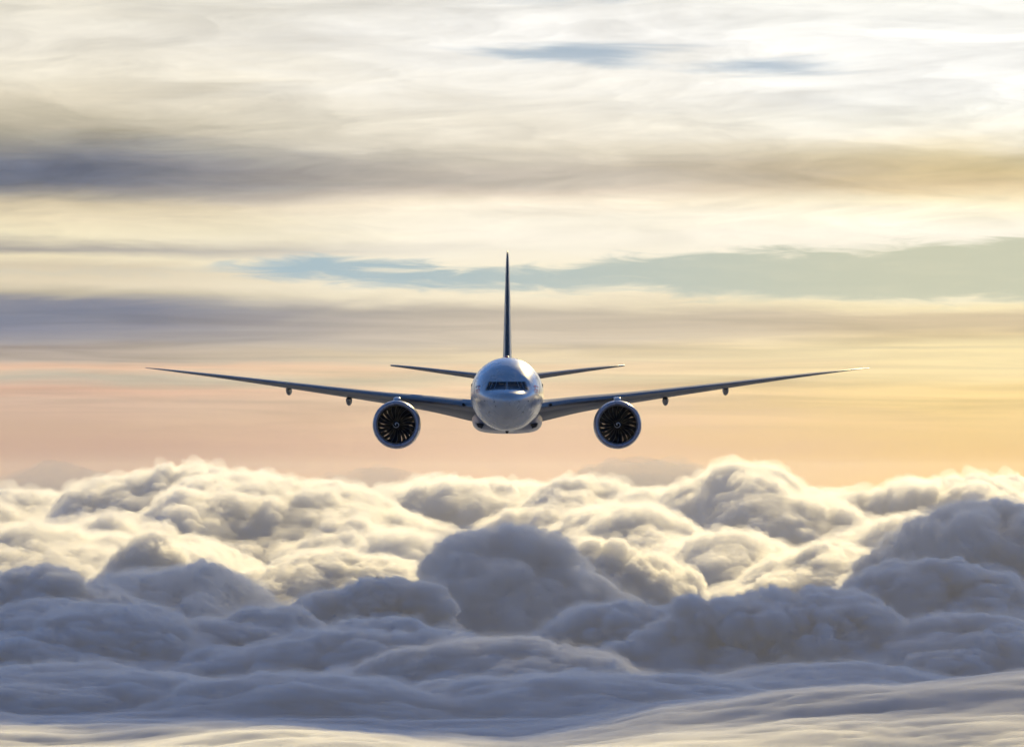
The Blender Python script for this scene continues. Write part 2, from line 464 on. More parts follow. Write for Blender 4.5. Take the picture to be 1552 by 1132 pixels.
# wing-to-body fairing
def superring(s, hw, zt, zb, n=48, e=0.5):
    out = []
    zc, hh = (zt + zb) / 2, (zt - zb) / 2
    for k in range(n):
        a = 2 * math.pi * k / n; c, sn = math.cos(a), math.sin(a)
        out.append((hw * math.copysign(abs(c) ** e, c), s, zc + hh * math.copysign(abs(sn) ** e, sn)))
    return out
rr = []
for s, hw, zt, zb, e in ((15.5, 1.6, -2.0, -2.75, .9), (16.5, 2.3, -1.4, -3.0, .75), (18, 2.78, -.9, -3.06, .6), (20, 2.96, -.4, -3.09, .55), (23, 3.06, -.2, -3.11, .52), (30, 3.1, -.2, -3.12, .52), (35, 3.05, -.6, -3.12, .55), (39, 2.6, -1.4, -3.12, .7), (41.5, 1.6, -2.0, -2.9, .9)):
    rr.append(superring(s, hw, zt, zb, 56, e))
bf = loft('belly_fairing', rr, M['fairing'], plane)
for sx in (-1, 1):            # ram-air intakes
    v = []
    for dy, gx, gz in ((0, 0, 0), (1.6, .02, -.02)):
        for x, z in ((1.95, -2.48), (2.62, -2.40), (2.50, -2.72), (2.15, -2.85)):
            v.append((sx * (x + gx), 16.2 + dy, z + gz))
    f = [(0, 1, 2, 3), (4, 5, 6, 7)] + [(i, (i + 1) % 4, 4 + (i + 1) % 4, 4 + i) for i in range(4)]
    mesh_obj('air_intake', v, f, M['black'], bf, False)

# airfoil surfaces
def airfoil(n=22, t=.12, camber=.02):
    pts = []
    xs = [(1 - math.cos(math.pi * i / n)) / 2 for i in range(n + 1)]
    def th(x): return 5 * t * (.2969 * math.sqrt(x) - .126 * x - .3516 * x * x + .2843 * x ** 3 - .1036 * x ** 4)
    def cm(x): return camber * 4 * x * (1 - x)
    for x in reversed(xs): pts.append((x, cm(x) + th(x)))
    for x in xs[1:-1]: pts.append((x, cm(x) - th(x)))
    return pts, n
def surface(name, stations, mat, parent, le_mat=None, le_frac=.1, vertical=False, tip_cap=True, camber=.02, interp=6):
    """stations: (span, y_le, z_le, chord, thickness ratio, incidence degrees)"""
    span = [s[0] for s in stations]
    fs = [pchip(span, [s[k] for s in stations]) for k in range(1, 6)]
    us = []
    for a, b in zip(span[:-1], span[1:]): us += list(np.linspace(a, b, interp, endpoint=False))
    us.append(span[-1])
    def ring(u, grow=0.0, cut=None):
        yl, zl, c, tt, inc = [f(u) for f in fs]
        pts, n = airfoil(22, tt, 0 if vertical else camber)
        out = []
        ci, si = math.cos(R(inc)), math.sin(R(inc))
        for x, z in pts:
            if cut is not None and x > cut: continue
            y, h = x * c, z * c + math.copysign(grow, z)
            if grow and x < .005: y -= grow
            yy, hh = y * ci + h * si, -y * si + h * ci
            out.append((u, yl + yy, zl + hh) if not vertical else (h, yl + y, u))
        return out
    o = loft(name, [ring(u) for u in us], mat, parent)
    if le_mat:
        loft('leading_edge', [ring(u, .006, le_frac) for u in us], le_mat, o, caps=(True, True))
    return o
def zl(row, D): return (HROW - row) / F * D - ZC
half = [(2.2, 402.2 - YN, zl(617.5, 402.2), 14.2, .115, 5.0), (3.1, 403.2 - YN, zl(616, 403.2), 12.9, .115, 5.0), (6.5, 405.6 - YN, zl(608.3, 405.6), 10.0, .115, 4.6),
        (10.76, 408.6 - YN, zl(600, 408.6), 7.6, .110, 4.2), (18.75, 414.0 - YN, zl(583.8, 414.0), 5.6, .095, 3.0), (26.2, 419.1 - YN, zl(569, 419.1), 3.9, .075, 1.6),
        (29.5, 421.6 - YN, zl(562.8, 421.6), 2.9, .06, 1.2), (31.6, 424.2 - YN, zl(559.2, 424.2), 1.7, .06, 1.0), (32.75, 426.2 - YN, zl(557.6, 426.2), .7, .07, 1.0)]
for sx in (-1, 1):
    wg = surface('wing', [(s[0] * 1.0,) + s[1:] for s in half], M['grey'], plane, M['metal'], .05)
    if sx < 0:
        for o in [wg] + list(wg.children):
            o.data.transform(__import__('mathutils').Matrix.Diagonal((-1, 1, 1, 1))); o.data.flip_normals()
    # flap track fairings
    for off, row, D, L in ((-239.5, 607.5, 416.5, 4.4), (-330.5, 592, 421.0, 3.8)):
        x = abs(off) / F * D; z = zl(row, D)
        rr = []
        for f in np.linspace(0, 1, 12):
            q = max(.02, math.sin(math.pi * min(1, .02 + f * .96)) ** .55)
            rr.append([(sx * x + .28 * q * math.cos(a), D - YN - L * .62 + L * f, z + .06 - .10 * f * 0 + (.50 if math.sin(a) < 0 else .28) * q * math.sin(a)) for a in np.linspace(0, 2 * math.pi, 18, endpoint=False)])
        loft('flap_fairing', rr, M['grey'], wg)
    # landing light in the wing root
    x, z = 66.3 / F * 403.6, zl(613.2, 403.6)
    dome_r = [[(sx * x + r * math.cos(a), 403.6 - YN - .06 - dy, z + r * math.sin(a)) for a in np.linspace(0, 2 * math.pi, 14, endpoint=False)] for r, dy in ((.13, -.35), (.13, 0), (.08, .03))]
    loft('landing_light', dome_r, M['black'], wg)

tail = [(.6, 432.5 - YN, 2.02, 7.4, .10, 0), (3.3, 435.0 - YN, 2.40, 5.9, .095, 0), (10.2, 441.2 - YN, 3.36, 2.5, .085, 0), (11.0, 442.6 - YN, 3.46, 1.5, .10, 0)]
for sx in (-1, 1):
    tp = surface('tailplane', tail, M['grey'], plane, M['metal'], .05, camber=0.0)
    if sx < 0:
        for o in [tp] + list(tp.children):
            o.data.transform(__import__('mathutils').Matrix.Diagonal((-1, 1, 1, 1))); o.data.flip_normals()
fin = [(2.4, 424.0 - YN, 0, 13.5, .066, 0), (3.9, 428.0 - YN, 0, 9.8, .085, 0), (6.0, 430.4 - YN, 0, 8.4, .085, 0), (12.9, 437.6 - YN, 0, 4.0, .075, 0), (13.9, 438.9 - YN, 0, 2.9, .06, 0), (14.12, 439.8 - YN, 0, 1.8, .05, 0)]
surface('tail_fin', fin, M['fin'], plane, M['dark_metal'], .06, vertical=True)

# engines
ED = 402.0
EX, EZ = 168.0 / F * ED, zl(643.2, ED)
def lathe(name, prof, mat, parent, n=72, closed=True):
    rr = [[(r * math.cos(a), y, r * math.sin(a)) for a in np.linspace(0, 2 * math.pi, n, endpoint=False)] for y, r in prof]
    v = [p for r in rr for p in r]; f = grid_faces(n, len(rr), True)
    if closed: f += [((len(rr) - 1) * n + j, (len(rr) - 1) * n + (j + 1) % n, (j + 1) % n, j) for j in range(n)]
    return mesh_obj(name, v, f, mat, parent)
def fan_blade(parent):
    rs = np.linspace(.36, 1.605, 12)
    def mid(r):
        t = (r - .36) / 1.245
        return t, R(24 + 34 * t), 0.152 + .10 * t, R(-4 * math.sin(math.pi * t) + 5 * t * t)     # stagger, half chord, sweep
    def pts(r, f, hd):
        t, st, hc, sw = mid(r)
        u = (f - .5) * 2 * hc
        th = .030 * (1 - .5 * t) * (1 - (2 * f - 1) ** 2) * hd
        y = u * math.cos(st) + th * math.sin(st) - .10 * math.sin(math.pi * t)
        x = u * math.sin(st) - th * math.cos(st)
        ang = x / r + sw
        return (r * math.sin(ang), y, r * math.cos(ang))
    ch = [(0, 0), (.12, 1), (.5, 1), (.88, 1), (1, 0), (.88, -1), (.5, -1), (.12, -1)]
    o = loft('fan_blade', [[pts(r, f, h) for f, h in ch] for r in rs], M['blade'], parent)
    eg = [(-.02, 0), (.0, .5), (.07, 1.15), (.07, -1.15), (.0, -.5)]
    e = [[pts(r, f, h) for f, h in eg] for r in rs]
    # bright metal leading edge stays in the blade's own mesh
    me = o.data
    v = [tuple(x.co) for x in me.vertices]; fc = [tuple(p.vertices) for p in me.polygons]; n0 = len(v)
    for ring_ in e: v += ring_
    f2 = grid_faces(5, len(e), True, n0)
    o2 = mesh_obj('fan_blade', v, fc + f2, M['blade'], parent)
    o2.data.materials.append(M['blade_edge'])
    for i, p in enumerate(o2.data.polygons):
        if i >= len(fc): p.material_index = 1
    bpy.data.objects.remove(o)
    o2.name = 'fan_blade'
    return o2
blade0 = None
for sx in (-1, 1):
    eng = lathe('engine', [(.30, 1.985), (.8, 2.04), (1.6, 2.075), (2.6, 2.06), (3.8, 1.93), (5.0, 1.70), (5.0, 1.66), (3.5, 1.68), (2.0, 1.66), (1.2, 1.635), (.55, 1.625), (.55, 1.66), (.4, 1.78)], M['nacelle'], plane)
    eng.location = (sx * EX, ED - YN, EZ)
    lip = [(.304, 1.992)]
    for k in range(0, 13):
        a = math.pi / 2 - math.pi * k / 12
        lip.append((.26 - .26 * math.cos(a) ** .8 if math.cos(a) > 0 else .26, 1.815 + (.172 if a > 0 else .165) * math.sin(a)))
    lip += [(.5, 1.622), (.62, 1.618), (.62, 1.63), (.3, 1.67)]
    lathe('inlet_lip', lip, M['nacelle'], eng)
    lathe('inlet_ring', [(.40, 1.628), (.44, 1.592), (.52, 1.590), (.60, 1.600), (.60, 1.632)], M['metal'], eng)
    lathe('duct_liner', [(.60, 1.612), (1.9, 1.615), (1.9, 1.63), (.60, 1.628)], M['liner'], eng)
    spin = [(.42, .01), (.46, .06), (.56, .14), (.72, .23), (.95, .32), (1.15, .375), (1.6, .38), (1.6, .01)]
    lathe('spinner', spin, M['black'], eng, 32, False)
    # white swirl painted on the spinner
    rsp = pchip([p[1] for p in spin[:6]], [p[0] for p in spin[:6]])
    v, f = [], []
    K = 44
    for k in range(K + 1):
        q = k / K
        a = R(-60) + q * R(430)
        r0 = .055 + .255 * q
        wd = .085 * min(1, (1 - q) * 5 + .25) * (1.0 if q > .1 else .6 + 4 * q)
        for rr_ in (max(.02, r0 - wd / 2), min(.36, r0 + wd / 2)):
            v.append((-rr_ * math.cos(a), rsp(rr_) - .012, rr_ * math.sin(a)))
    f = [(2 * k, 2 * k + 1, 2 * k + 3, 2 * k + 2) for k in range(K)]
    nv = len(v); v += [(p[0], p[1] + .02, p[2]) for p in v]
    f += [tuple(nv + i for i in reversed(q)) for q in f]
    f += [(2 * k, 2 * k + 2, nv + 2 * k + 2, nv + 2 * k) for k in range(K)] + [(2 * k + 1, 2 * k + 3, nv + 2 * k + 3, nv + 2 * k + 1) for k in range(K)]
    mesh_obj('spinner_swirl', v, f, M['mark'], eng)
    for k in range(22):
        if blade0 is None:
            blade0 = fan_blade(eng); b = blade0
        else:
            b = blade0.copy(); COL.objects.link(b); b.parent = eng
        b.location = (0, 1.05, 0); b.rotation_euler = (0, 2 * math.pi * k / 22 + R(4), 0)
    # stator ring behind the fan with the open passages through which the sky shows
    op = [(100, 8), (118, 7), (42, 6), (27, 6), (8, 7), (-2, 5), (178, 6), (190, 7), (202, 9), (214, 9), (226, 9), (238, 6), (290, 8), (306, 8), (318, 8), (330, 5)]
    if sx < 0: op = [(p[0] + (25 if 90 < p[0] < 130 else 0), p[1]) for p in op if p[0] not in (42,)]
    v, f = [], []
    N = 360
    inner, outer = .40, 1.62
    def add_sector(a0, a1, r0, r1):
        n0 = len(v)
        m_ = max(2, int((a1 - a0) / 3) + 1)
        for y in (1.75, 1.82):
            for r in (r0, r1):
                for a in np.linspace(R(a0), R(a1), m_): v.append((r * math.cos(a), y, r * math.sin(a)))
        idx = lambda iy, ir, j: n0 + (iy * 2 + ir) * m_ + j
        for j in range(m_ - 1):
            f.append((idx(0, 0, j), idx(0, 1, j), idx(0, 1, j + 1), idx(0, 0, j + 1)))
            f.append((idx(1, 0, j), idx(1, 0, j + 1), idx(1, 1, j + 1), idx(1, 1, j)))
            for ir in (0, 1): f.append((idx(0, ir, j), idx(0, ir, j + 1), idx(1, ir, j + 1), idx(1, ir, j)))
        for j in (0, m_ - 1): f.append((idx(0, 0, j), idx(0, 1, j), idx(1, 1, j), idx(1, 0, j)))
    add_sector(0, 360, inner, 1.02); add_sector(0, 360, 1.46, outer)
    opens = sorted(((a % 360, wd_) for a, wd_ in op))
    cur = opens[0][0] + opens[0][1] / 2
    for a, wd_ in opens[1:] + [(opens[0][0] + 360, opens[0][1])]:
        if a - wd_ / 2 > cur: add_sector(cur, a - wd_ / 2, 1.02, 1.46)
        cur = max(cur, a + wd_ / 2)
    mesh_obj('stator_ring', v, f, M['black'], eng, False)
    # core cowl and exhaust cone
    lathe('core_cowl', [(2.3, .85), (3.0, 1.0), (4.8, 1.0), (6.4, .72), (6.4, .5), (7.6, .05), (2.3, .05)], M['dark_metal'], eng, 40, False)
    # pylon
    rr = []
    for y, hw, zlo, zhi in ((1.3, .10, 1.98, 2.10), (1.6, .29, 1.9, 2.30), (2.4, .32, 1.8, 2.36), (4.5, .32, 1.4, 2.42), (6.5, .30, 1.0, 2.40), (9.0, .26, 1.0, 2.1), (11.0, .12, 1.35, 1.9)):
        zc_, hh = (zlo + zhi) / 2, (zhi - zlo) / 2
        rr.append([(sx * EX + hw * math.copysign(abs(math.cos(a)) ** .5, math.cos(a)), ED - YN + y, EZ + zc_ + hh * math.copysign(abs(math.sin(a)) ** .5, math.sin(a))) for a in np.linspace(0, 2 * math.pi, 24, endpoint=False)])
    loft('pylon', rr, M['white'], plane)

# ------------------------------------------------------------------ clouds
rng = np.random.default_rng(7)
PERM = rng.permutation(256).astype(np.int32)
PERM = np.concatenate([PERM, PERM, PERM])
OFFS = rng.random((256, 3)).astype(np.float32)
VALS = (rng.random(256) * 2 - 1).astype(np.float32)
def cell(i, j, k, s):
    return PERM[PERM[PERM[(i + s * 31) & 255] + (j & 255)] + ((k + s * 7) & 255)]
def split(P):
    fl = np.floor(P); return fl.astype(np.int32), (P - fl).astype(np.float32)
def vnoise(P, s=0):
    i, f = split(P); f = f * f * f * (f * (f * 6 - 15) + 10)
    r = 0
    for dx in (0, 1):
        for dy in (0, 1):
            for dz in (0, 1):
                wgt = (f[:, 0] if dx else 1 - f[:, 0]) * (f[:, 1] if dy else 1 - f[:, 1]) * (f[:, 2] if dz else 1 - f[:, 2])
                r = r + wgt * VALS[cell(i[:, 0] + dx, i[:, 1] + dy, i[:, 2] + dz, s)]
    return r
def fbm(P, o=4, s=0):
    a, r = 1.0, 0
    for k in range(o):
        r = r + a * vnoise(P * 2 ** k + 17.3 * k, s + k); a *= .5
    return r
def billow(P, s=0):
    """rounded puffs: 1 on a puff's crown, 0 in the crease between puffs"""
    i, f = split(P)
    best = np.full(len(P), 9.0, np.float32)
    for dx in (-1, 0, 1):
        for dy in (-1, 0, 1):
            for dz in (-1, 0, 1):
                o = OFFS[cell(i[:, 0] + dx, i[:, 1] + dy, i[:, 2] + dz, s)] - f
                o += np.array((dx, dy, dz), np.float32)
                best = np.minimum(best, np.einsum('ij,ij->i', o, o))
    return 1 - np.minimum(best, 1.0)

def cloud_material(name, density, aniso, color=(1, 1, 1), surf=0.02):
    m = bpy.data.materials.new(name); m.use_nodes = True
    n = NT(m.node_tree)
    v = n.node('ShaderNodeVolumePrincipled')
    v.inputs['Density Attribute'].default_value = ''; v.inputs['Temperature Attribute'].default_value = ''
    m.cycles.homogeneous_volume = True
    v.inputs['Color'].default_value = (*color, 1); v.inputs['Density'].default_value = density; v.inputs['Anisotropy'].default_value = aniso
    d = n.node('ShaderNodeBsdfTranslucent'); d.inputs[0].default_value = (.95, .95, .95, 1)
    d2 = n.node('ShaderNodeBsdfDiffuse'); d2.inputs[0].default_value = (.95, .95, .95, 1)
    a = n.node('ShaderNodeMixShader'); a.inputs[0].default_value = .5
    n.put(a.inputs[1], d.outputs[0]); n.put(a.inputs[2], d2.outputs[0])
    tr = n.node('ShaderNodeBsdfTransparent')
    mx = n.node('ShaderNodeMixShader'); mx.inputs[0].default_value = surf
    n.put(mx.inputs[1], tr.outputs[0]); n.put(mx.inputs[2], a.outputs[0])
    o = n.node('ShaderNodeOutputMaterial'); n.put(o.inputs['Volume'], v.outputs[0])
    if surf > 0: n.put(o.inputs['Surface'], mx.outputs[0])
    return m
CM = cloud_material('cloud', 0.070, 0.6, (.995, .995, .995))
CTHIN = cloud_material('thin_cloud', 0.033, 0.6, (.998, .998, .998))
CNEAR = cloud_material('near_cloud', 0.13, 0.5, (.96, .97, .98))  # colour darkened and blued to deepen the shade on the nearer heaps
CFRINGE = cloud_material('cloud_fringe', 0.007, 0.6, (.995, .995, .995), 0.0)
CDECK = cloud_material('cloud_deck', 0.16, 0.5, (.94, .955, .975))  # shade put into the colour here too, darker and bluer than white cloud
CFAR = cloud_material('distant_cloud', 0.0022, 0.2, (.60, .60, .66), 0.01)

MCORE = principled('cloud_core', (.80, .81, .83), 1.0, 0, 0, 0.0)
def big_mesh(name, V, nu, nv, wrap, mat, caps=True):
    me = bpy.data.meshes.new(name)
    j = np.arange(nu if wrap else nu - 1); i = np.arange(nv - 1)
    I, J = np.meshgrid(i, j, indexing='ij'); J2 = (J + 1) % nu
    q = np.stack([I * nu + J, (I + 1) * nu + J, (I + 1) * nu + J2, I * nu + J2], -1).reshape(-1, 4)
    if caps: V = np.vstack([V, V[:nu].mean(0)])
    me.vertices.add(len(V)); me.vertices.foreach_set('co', V.astype(np.float32).ravel())
    loops = q.ravel(); starts = np.arange(len(q)) * 4
    if caps:                         # a fan at the crown, one polygon under the foot
        k = np.arange(nu); fan = np.stack([np.full(nu, len(V) - 1), k, (k + 1) % nu], -1).ravel()
        starts = np.concatenate([starts, len(loops) + 3 * k]); loops = np.concatenate([loops, fan])
        starts = np.append(starts, len(loops)); loops = np.append(loops, np.arange(nu)[::-1] + (nv - 1) * nu)
    me.loops.add(len(loops)); me.loops.foreach_set('vertex_index', loops.astype(np.int32))
    me.polygons.add(len(starts)); me.polygons.foreach_set('loop_start', starts.astype(np.int32))
    me.update(calc_edges=True); me.validate()
    me.polygons.foreach_set('use_smooth', np.ones(len(me.polygons), bool))
    me.materials.append(mat)
    o = bpy.data.objects.new(name, me); COL.objects.link(o)
    return o

def gnormals(V, nu, nv):
    G = V.reshape(nv, nu, 3)
    du = np.roll(G, -1, 1) - np.roll(G, 1, 1)
    dv = np.empty_like(G); dv[1:-1] = G[2:] - G[:-2]; dv[0] = G[1] - G[0]; dv[-1] = G[-1] - G[-2]
    n = np.cross(dv, du)
    n = n / np.maximum(np.linalg.norm(n, axis=-1, keepdims=True), 1e-9)
    mean = n[4].mean(0); mean /= max(np.linalg.norm(mean), 1e-9)
    for r, f_ in ((0, 1.0), (1, 1.0), (2, .75), (3, .5), (4, .25)): n[r] = n[r] * (1 - f_) + mean * f_
    return (n / np.maximum(np.linalg.norm(n, axis=-1, keepdims=True), 1e-9)).reshape(-1, 3)

ZDECK = -325.0
def smooth_grid(G, it, wrap=True):
    for _ in range(it):
        A = G.copy()
        if wrap: A = (G * 2 + np.roll(G, 1, 1) + np.roll(G, -1, 1)) / 4
        B = A.copy(); B[1:-1] = (A[1:-1] * 2 + A[2:] + A[:-2]) / 4
        G = B
    return G
def unit(n): return n / np.maximum(np.linalg.norm(n, axis=-1, keepdims=True), 1e-9)

def heap(px, row, hw, D, depth=1.0, seed=0, rough=1.0, nu=400, nv=216, name='cloud_heap', mat=None, reach=1.85, stretch=1.0, fringe=0.0, core=False):
    """one heap of cloud: a bell-shaped mound grown over with ever smaller puffs"""
    zb = ZDECK
    cx_ = (px - CX) / F * D
    H = max(25.0, (HROW - row) / F * D - zb)
    ax_ = hw / F * D; ay_ = ax_ * depth
    def bell(ax_, ay_, H, nu, nv, zlow):
        rho = np.linspace(0.03, reach, 400)
        prof = np.exp(-(rho / 1.25) ** 2.6)
        arc = np.concatenate([[0], np.cumsum(np.hypot(np.diff(rho) * (ax_ + ay_) / 2, np.diff(prof) * H))])
        k = np.interp(np.linspace(0, arc[-1], nv - 2), arc, rho)
        pr = np.exp(-(k / 1.25) ** 2.6)
        k = np.concatenate([k, [reach + .01, reach - .01]]); pz = np.concatenate([zb - 16 + (H + 16) * pr, [zlow + 20, zlow]])
        ph = np.linspace(0, 2 * math.pi, nu, endpoint=False)
        ph = ph + .45 * np.cos(ph)            # closer spacing on the near side
        K, P = np.meshgrid(k, ph, indexing='ij')
        return np.stack([cx_ + ax_ * K * np.cos(P), D + ay_ * K * np.sin(P), np.repeat(pz[:, None], nu, 1)], -1), pr
    G, pr = bell(ax_, ay_, H, nu, nv, zb - 70)
    foot = np.concatenate([np.clip(pr * 3 + .15, 0, 1), [0, 0]])[:, None] * np.ones((1, nu))
    foot = foot.ravel()
    size = (ax_ * H) ** .5
    V = G.reshape(-1, 3)
    st = np.array((1 / stretch, 1 / max(1.0, depth * .8), 1.0))
    q = V * st / (size * 1.1) + seed * 5.1
    V = V + np.stack([vnoise(q, seed + 1) * .34, vnoise(q, seed + 2) * .34 * depth, vnoise(q * 1.3, seed + 3) * .20], -1) * size * rough * foot[:, None]
    for j, (sc, am) in enumerate(((.58, .25), (.29, .18), (.145, .115), (.072, .068), (.036, .036), (.018, .014))):
        if j < 2: n = unit(smooth_grid(gnormals(V, nu, nv).reshape(nv, nu, 3), (20, 45)[j])).reshape(-1, 3)
        q = V * st / (size * sc) + seed * 13.7
        if j < 3: q = q + .32 * np.stack([vnoise(q * 1.3, seed + 50), vnoise(q * 1.3, seed + 60), vnoise(q * 1.3, seed + 70)], -1)
        b = billow(q, seed * 10 + j) - .45
        if j: b = b * np.clip(.95 + 1.2 * vnoise(V / (size * .45) + seed + 9.0 * j, seed + 90), .15, 1.9)
        V = V + n * (b * am * size * rough * foot)[:, None]
    up = V[:, 2] > zb
    V[up, 2] = zb + (V[up, 2] - zb) * H / (V[:, 2].max() - zb)
    o = big_mesh(name, V, nu, nv, True, mat or CM)
    if fringe:
        n = unit(smooth_grid(unit(smooth_grid(gnormals(V, nu, nv).reshape(nv, nu, 3), 20))[::2, ::2], 14))
        G = smooth_grid(V.reshape(nv, nu, 3)[::2, ::2], 3)
        fv, fu = G.shape[:2]
        n = n.reshape(-1, 3); G = G.reshape(-1, 3); ft = foot.reshape(nv, nu)[::2, ::2].ravel()
        q = G / (fringe * 3.2) + seed
        V2 = G + n * (fringe * np.clip(1.1 + 1.2 * vnoise(q, seed + 5) + .7 * vnoise(q * 2.3, seed + 6), .45, 2.4) * np.clip(ft, .05, 1))[:, None]
        fr = big_mesh('cloud_fringe', V2, fu, fv, True, CFRINGE)
        fr.parent = o
    if core:                              # the thick heart of the cloud, which no light gets through
        C_, _p = bell(ax_ * .60, ay_ * .60, H * .60, 60, 40, zb - 70)
        C_[..., 2] = np.where(C_[..., 2] > zb - 60, C_[..., 2] - 34 * (1 - np.clip((C_[..., 2] - zb) / (H * .5), 0, 1)), C_[..., 2])
        co = big_mesh('cloud_core', C_.reshape(-1, 3), 60, 40, True, MCORE)
        co.parent = o
    return o

HEAPS = [  # column, crest row, half width (px), distance, depth, roughness, label
    (250, 700, 135, 11500, 1.2, 1.0, 'tall rounded cloud heap with cream crest at the left of the skyline'),
    (400, 712, 190, 10800, .9, .8, 'broad cloud heap with a smooth grey face right of the tall left crest'),
    (40, 738, 130, 11800, 1.2, 1.0, 'cream cloud heap reaching the left edge of the picture under the grey bank'),
    (95, 775, 190, 10000, 1.3, 1.0, 'lumpy sunlit cloud slope on the far left below the skyline'),
    (215, 800, 62, 9300, 1.0, 1.0, 'small bright cloud knob in front of the smooth grey face'),
    (260, 845, 130, 8700, 1.2, 1.0, 'cream cloud ridge running down to the dark blue cloud on the left'),
    (60, 850, 150, 8300, 1.2, .9, 'grey lilac cloud hummock low against the left edge'),
    (720, 716, 160, 12200, 1.0, 1.0, 'pale cloud heap on the skyline beneath the airliner'),
    (880, 722, 130, 11800, 1.0, 1.0, 'cream cloud heap below the right engine of the airliner'),
    (560, 760, 150, 10600, 1.1, 1.0, 'wide pale cloud shoulder left of the centre below the left engine'),
    (510, 828, 130, 9400, 1.1, 1.0, 'soft cream cloud ridge left of the big dark dome'),
    (630, 800, 80, 9900, 1.0, 1.1, 'wispy bright cloud tuft just left of the big dark dome'),
    (775, 790, 135, 8600, .9, .75, 'big dark rounded cloud dome in the middle of the bank'),
    (905, 812, 100, 9000, 1.0, 1.0, 'fluffy sunlit cloud flank right of the big dark dome'),
    (960, 760, 120, 10600, 1.0, 1.0, 'cream cloud heap between the dark dome and the tall right crest'),
    (1135, 700, 128, 11300, .9, .9, 'tall smooth cloud heap with glowing crest right of the airliner'),
    (1010, 735, 90, 11600, 1.0, 1.0, 'pale cloud knob at the left foot of the tall right crest'),
    (1270, 742, 90, 12000, 1.0, 1.0, 'low golden cloud between the two right hand crests'),
    (1420, 716, 120, 12000, 1.0, 1.0, 'golden cloud heap on the skyline near the right edge'),
    (1550, 716, 120, 12600, 1.0, 1.0, 'golden cloud heap cut by the right edge of the picture'),
    (1110, 800, 120, 9900, 1.0, 1.1, 'cream cloud swirl below the tall right crest'),
    (1240, 815, 110, 9300, 1.0, 1.1, 'tan cloud lump with bright rim below the golden heap'),
    (1370, 775, 110, 9800, 1.0, 1.0, 'grey gold cloud mound in front of the golden skyline heap'),
    (1545, 752, 170, 8700, 1.0, .9, 'large dark cloud slope rising to the right edge'),
    (1400, 840, 150, 8300, 1.1, .9, 'dark grey cloud shoulder leading up to the right slope'),
    (1185, 884, 200, 7400, .8, .6, 'wide dark blue cloud dome low on the right'),
    (960, 905, 130, 7900, .9, .8, 'grey blue cloud foot between the middle dome and the low right dome'),
    (120, 905, 240, 7500, .9, .55, 'smooth dark blue cloud bank at the lower left'),
    (330, 915, 130, 7700, .9, .7, 'blue grey cloud fold right of the lower left bank'),
    (560, 935, 210, 7300, .8, .6, 'low blue cloud swell under the big dark dome'),
    (760, 960, 200, 6900, .8, .5, 'flat blue cloud swell in front of the big dark dome'),
    (1480, 925, 190, 7300, .9, .6, 'dark cloud foot below the right slope'),
    (545, 868, 105, 8350, 1.0, .9, 'grey cloud hummock filling the dip left of the big dark dome'),
    (120, 1000, 250, 6500, .8, .5, 'low flat blue cloud swell at the lower left in front of the dark bank'),
    (470, 1014, 190, 6300, .7, .5, 'low blue cloud swell just right of the lower left swell'),
    (870, 1012, 250, 6400, .7, .5, 'long flat cloud swell low in the middle above the pale streaks'),
    (1240, 1000, 230, 6700, .7, .5, 'low blue cloud swell behind the bright backed lens at the right'),
]
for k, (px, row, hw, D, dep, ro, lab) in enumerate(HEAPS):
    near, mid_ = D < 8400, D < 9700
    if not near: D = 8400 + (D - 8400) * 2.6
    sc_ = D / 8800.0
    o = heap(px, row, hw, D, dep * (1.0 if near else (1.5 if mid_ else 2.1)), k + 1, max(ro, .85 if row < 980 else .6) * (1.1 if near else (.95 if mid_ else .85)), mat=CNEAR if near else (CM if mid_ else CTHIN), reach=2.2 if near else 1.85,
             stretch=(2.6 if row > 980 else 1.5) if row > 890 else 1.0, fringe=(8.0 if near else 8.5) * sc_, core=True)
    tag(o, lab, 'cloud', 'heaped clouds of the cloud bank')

# the smooth deck in the foreground: long lens-shaped swells
nx, ny = 980, 900
uu = np.linspace(-1, 1, nx); u = .20 * uu + .62 * uu ** 5; yy = 2300.0 * (15000.0 / 2300.0) ** np.linspace(0, 1, ny)
UU, YY = np.meshgrid(u, yy)
X = UU * YY
P = np.stack([X / 420.0, YY / 260.0, np.zeros_like(X)], -1).reshape(-1, 3)
wv = .6 * np.stack([vnoise(P * .8, 3), vnoise(P * .8, 4), np.zeros(len(P))], -1)
def lay(sx, sy, sd, k=1.0): return billow(np.stack([X / sx, YY / sy, 0 * X], -1).reshape(-1, 3) + wv * k + sd, sd) - .45
h = 12 * fbm(P + wv, 3, 5) + 9 * lay(420., 150., 8) + 10 * lay(230., 70., 9, 2) + 6.5 * lay(120., 30., 10, 3) + 3.0 * lay(60., 14., 11, 4) + 2.6 * lay(24., 13., 13, 4) * np.clip(.6 + 1.5 * vnoise(P * 2.1, 31), 0, 1.5)
h += 26 * np.clip((YY.ravel() - 6300) / 1500, 0, 1) * (lay(520., 300., 12) + .4)
h = h.reshape(X.shape)
def sstep(x, a, b):
    k = np.clip((x - a) / (b - a), 0, 1); return k * k * (3 - 2 * k)
# the bank goes on to both sides of the picture
bankm = sstep(np.abs(UU), .125, .19) * sstep(YY, 6900, 9600)
PB = np.stack([X, YY * .8, 0 * X], -1).reshape(-1, 3)
bump = (190 * billow(PB / 620. + .3 * wv, 41) + 90 * billow(PB / 260. + .3 * wv, 42) + 40 * billow(PB / 110., 43) + 18 * billow(PB / 50., 44)).reshape(X.shape)
h = h + bankm * bump
